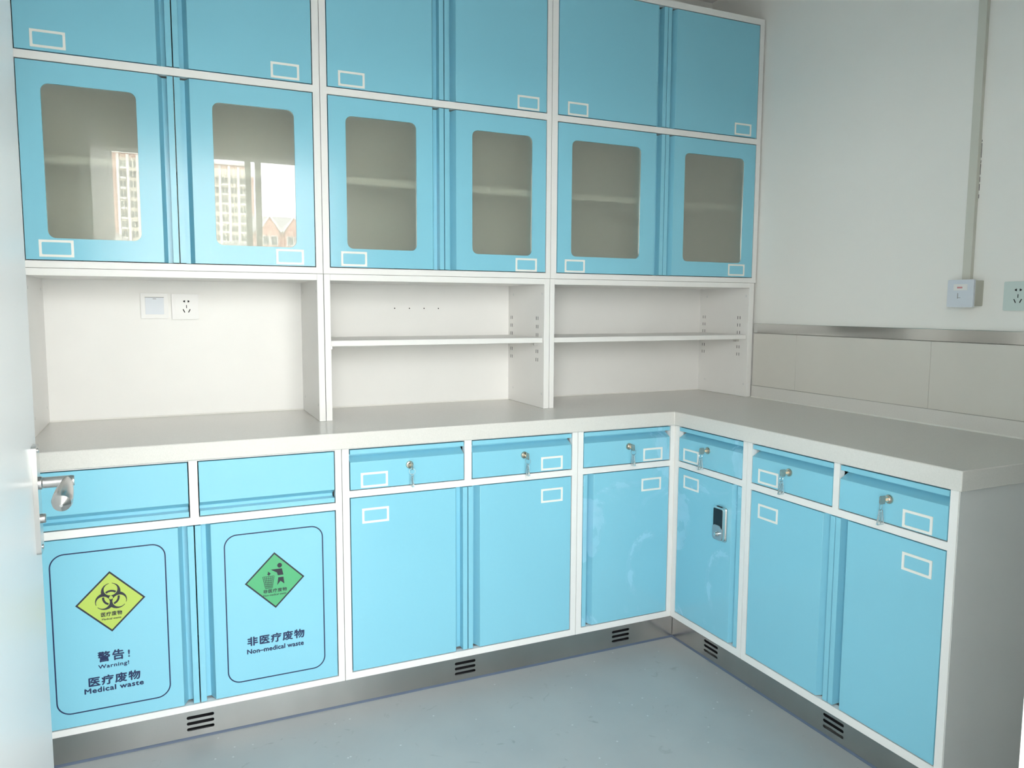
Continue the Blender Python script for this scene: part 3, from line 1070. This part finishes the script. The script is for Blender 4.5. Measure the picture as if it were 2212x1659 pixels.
# right wall devices: x of the run grows towards the camera
WR = WALL_R - 0.0004
nb = Thing('network_outlet', 'surface-mounted network outlet box below the trunking on the right wall', 'outlet', (0.6930, WR, 1.2900), 'R')
nb.part('back_box', plate([rrect(0.6640, 0.7500, 1.2940, 1.3730, 0.003)], WR - 0.036, WR), 'plastic_y', bevel=0.001)
fp = nb.part('faceplate', plate([rrect(0.6620, 0.7480, 1.2900, 1.3760, 0.004)], WR - 0.044, WR - 0.0362), 'plastic_b', bevel=0.0025, seg=3)
nb.part('label_window', box_mb(0.6830, 0.7280, WR - 0.0448, WR - 0.0440, 1.3430, 1.3620), 'plastic', fp)
nb.part('label_print', box_mb(0.6950, 0.7120, WR - 0.0453, WR - 0.0448, 1.3490, 1.3540), 'red_ink', fp)
pt = MB()
pt.box(0.6965, 0.6985, WR - 0.0446, WR - 0.0440, 1.3170, 1.3340)
pt.box(0.6985, 0.7065, WR - 0.0446, WR - 0.0440, 1.3190, 1.3205)
nb.part('port_shutter', pt, 'grey_ink', fp)

s2 = Thing('power_socket', 'pale green five-hole power socket on the right wall at the picture edge', 'socket', (0.862, WR, 1.2800), 'R')
pp = s2.part('socket_plate', plate([rrect(0.8190, 0.9060, 1.2800, 1.3670, 0.004)], WR - 0.009, WR), 'plastic_g', bevel=0.002, seg=3)
pinholes(s2, None, 0.8620, 1.3240, WR - 0.0090)

tk = Thing('cable_trunking', 'vertical ivory cable trunking rising from the network outlet to the ceiling', 'trunking', (0.7000, WR, 1.3770), 'R')
tk.part('trunk_base', box_mb(0.6890, 0.7140, WR - 0.012, WR, 1.3770, CEIL - 0.001), 'trunk')
tk.part('trunk_lid', box_mb(0.6880, 0.7150, WR - 0.015, WR - 0.0122, 1.3770, CEIL - 0.001), 'trunk', bevel=0.0008)
gapm = MB()
for a, b in ((1.806, 1.800), (1.796, 1.752), (1.744, 1.735), (1.733, 1.700), (1.694, 1.678), (1.672, 1.652), (1.640, 1.628)):
    gapm.box(0.7152, 0.7166, WR - 0.0004, WR, a, b)
tk.part('open_joint', gapm, 'dark')

# ------------------------------------------------------------------ door standing open on the left
xf0, yf0 = -1.9710, -0.600       # free edge, face side
xf1, yf1 = -1.9500, -1.752       # hinge edge
ang = math.atan2(xf1 - xf0, -(yf1 - yf0))
dn = bpy.data.objects.new('door_1', None)
COL.objects.link(dn)
dn.location = (xf0, yf0, 0)
dn.rotation_euler = (0, 0, ang)
struct(dn, 'pale grey door standing open at the left edge with a lever handle')
# local: x = 0 is the face (room side +x), leaf goes to -x; y runs back to the hinge
LW = math.hypot(xf1 - xf0, yf1 - yf0)
lf = box_mb(-0.042, 0, -LW, 0, 0.008, 2.055).build('door_leaf', 'door', dn, bevel=0.0015)
hy = -0.052
pm = plate([rrect(-0.021, 0.021, 0.815, 1.022, 0.006)], 0, 0.0085)
pm2 = MB()
pm2.add([(y, x + hy, z) for x, y, z in pm.v], pm.f)
hp = pm2.build('handle_plate', 'satin', dn, bevel=0.002, seg=3)
lv = MB()
lv.lathe([(0.0125, 0.0085), (0.0125, 0.013), (0.0105, 0.015), (0.0105, 0.0565), (0.011, 0.0600), (0.0095, 0.0665)], (0, hy, 0.949), (1, 0, 0), 24)
pts, rad = [], []
for i in range(15):
    t_ = i / 14
    pts.append((0.0555, hy + 0.006 - 0.142 * t_, 0.949 - 0.016 * t_ ** 1.5))
    r = 0.0098 + 0.0074 * math.sin(min(1.0, max(0, (t_ - 0.05) / 0.8)) * math.pi / 2) ** 1.5
    if t_ > 0.86:
        r *= math.sqrt(max(0.02, 1 - ((t_ - 0.86) / 0.14) ** 2))
    rad.append(r)
lv.tube(pts, rad, 24)
lv.build('lever', 'satin', dn)
MB().lathe([(0.009, 0.0084), (0.009, 0.0150), (0.0078, 0.0165)], (0, hy + 0.002, 0.880), (1, 0, 0), 20).build('lock_cylinder', 'satin', dn)
for zz in (1.012, 0.826):
    MB().lathe([(0.0042, 0.0084), (0.0042, 0.0098), (0.003, 0.0106)], (0, hy, zz), (1, 0, 0), 14).build('screw', 'satin', dn)


# ------------------------------------------------------------------ outside: what the cabinet glass mirrors through the window
tag(box_mb(-160, 180, -420, -8, -3.2, -3.0).build('ground', 'ground', smooth=False), 'pale ground outside the window', 'ground')
bpy.data.objects['ground']['kind'] = 'structure'


def tower(label, x0, x1, y, ztop, cols, body, side_w):
    t = Thing('apartment_tower', label, 'building', ((x0 + x1) / 2, y, -3.0))
    t.part('wall', box_mb(x0, x1, y - 14, y, -3.0, ztop), body)
    xs = x0 + side_w
    if cols:
        w = (x1 - xs) / cols
        t.part('facade', box_mb(xs, x1 - 0.2, y + 0.01, y + 0.3, -2.9, ztop - 1.2), 'cream_b')
        for i in range(cols + 1):
            t.part('rib', box_mb(xs + i * w - 0.35, xs + i * w + 0.35, y + 0.31, y + 0.9, -2.9, ztop - 0.4), 'pale_b')
        mb = MB()
        sl = MB()
        z = 1.0
        while z < ztop - 3.2:
            for i in range(cols):
                a, b = xs + i * w + 0.55, xs + (i + 1) * w - 0.55
                m_ = (a + b) / 2
                mb.box(a, m_ - 0.12, y + 0.31, y + 0.40, z, z + 1.7)
                mb.box(m_ + 0.12, b, y + 0.31, y + 0.40, z, z + 1.7)
                if i % 2 == 0:
                    sl.box(a - 0.1, b + 0.1, y + 0.31, y + 0.8, z - 0.65, z - 0.1)
            z += 2.9
        o = t.part('window_panes', mb, 'pane_b', smooth=False)
        o['kind'] = 'stuff'
        o = t.part('balcony_slabs', sl, 'pale_b', smooth=False)
        o['kind'] = 'stuff'
        t.part('parapet', box_mb(x0, x1, y - 14, y + 0.5, ztop, ztop + 0.8), 'pale_b')
    return t


tower('pink and cream apartment tower mirrored in the leftmost cabinet glass', -15.5, 3.5, -250, 45.5, 6, 'pink_b', 3.2)
tower('cream apartment tower mirrored left of the window mullions', 9.0, 23.6, -250, 44.3, 5, 'pink_b', 1.2)
tower('slim pink apartment tower mirrored between the window mullions', 22.0, 28.2, -275, 45.4, 0, 'pink_b', 1.0)


def house(label, x0, x1, y, zw, zr, depth, wall, gables):
    t = Thing('townhouse', label, 'building', ((x0 + x1) / 2, y, -3.0))
    t.part('wall', box_mb(x0, x1, y - depth, y, -3.0, zw), wall)
    t.part('roof', MB().prism([(y + 0.6, zw), (y - depth / 2, zr), (y - depth - 0.6, zw)], 'x', x0 - 0.4, x1 + 0.4), 'roof_b')
    w = (x1 - x0) / gables
    for i in range(gables):
        a = x0 + i * w + w * 0.12
        b = x0 + (i + 1) * w - w * 0.12
        m_ = (a + b) / 2
        t.part('gable', MB().prism([(a, zw - 4.0), (b, zw - 4.0), (b, zw), (m_, zw + (zr - zw) * 0.8), (a, zw)], 'y', y + 0.01, y + 0.7), wall)
        t.part('gable_trim', MB().prism([(a - 0.3, zw - 0.2), (a - 0.3, zw + 0.15), (m_, zw + (zr - zw) * 0.8 + 0.35), (b + 0.3, zw + 0.15), (b + 0.3, zw - 0.2),
                                         (m_, zw + (zr - zw) * 0.8 - 0.05)], 'y', y + 0.1, y + 0.95), 'pale_b')
        for zz in (zw - 2.0, zw - 4.6):
            for s in (-1, 1):
                xm = m_ + s * (b - a) * 0.22
                wd = t.part('window', box_mb(xm - 0.55, xm + 0.55, y + 0.71, y + 0.80, zz - 0.1, zz + 1.35), 'pale_b')
                t.part('pane', box_mb(xm - 0.42, xm + 0.42, y + 0.81, y + 0.84, zz, zz + 1.25), 'pane_b', wd)
    return t


house('red gabled townhouse mirrored low in the second cabinet glass', 11.8, 19.0, -120, 12.6, 15.4, 9, 'brick_b', 2)
house('pink gabled townhouse mirrored beside the red one', 20.4, 27.8, -124, 12.9, 15.6, 9, 'pink_b', 2)


def shed(label, x0, x1, y, zw, zr):
    t = Thing('low_building', label, 'building', ((x0 + x1) / 2, y, -3.0))
    t.part('wall', box_mb(x0, x1, y - 8, y, -3.0, zw), 'pale_b')
    n = 2
    w = (x1 - x0) / n
    for i in range(n):
        a, b = x0 + i * w, x0 + (i + 1) * w
        t.part('roof', MB().prism([(a, zw + 0.002), (b, zw + 0.002), ((a + b) / 2, zr)], 'y', y - 8, y + 0.4), 'pale_b')
        t.part('roof_edge', MB().prism([(a - 0.1, zw + 0.002), (a + 0.2, zw + 0.002), ((a + b) / 2, zr - 0.12), (b - 0.2, zw + 0.002), (b + 0.1, zw + 0.002), ((a + b) / 2, zr + 0.12)],
                                       'y', y + 0.41, y + 0.6), 'roof_b')
    return t


shed('low white roofs mirrored at the foot of the pink tower', -7.0, 0.5, -60, 5.6, 6.7)
shed('low white roofs mirrored at the foot of the townhouses', 1.0, 11.0, -60, 5.1, 6.2)
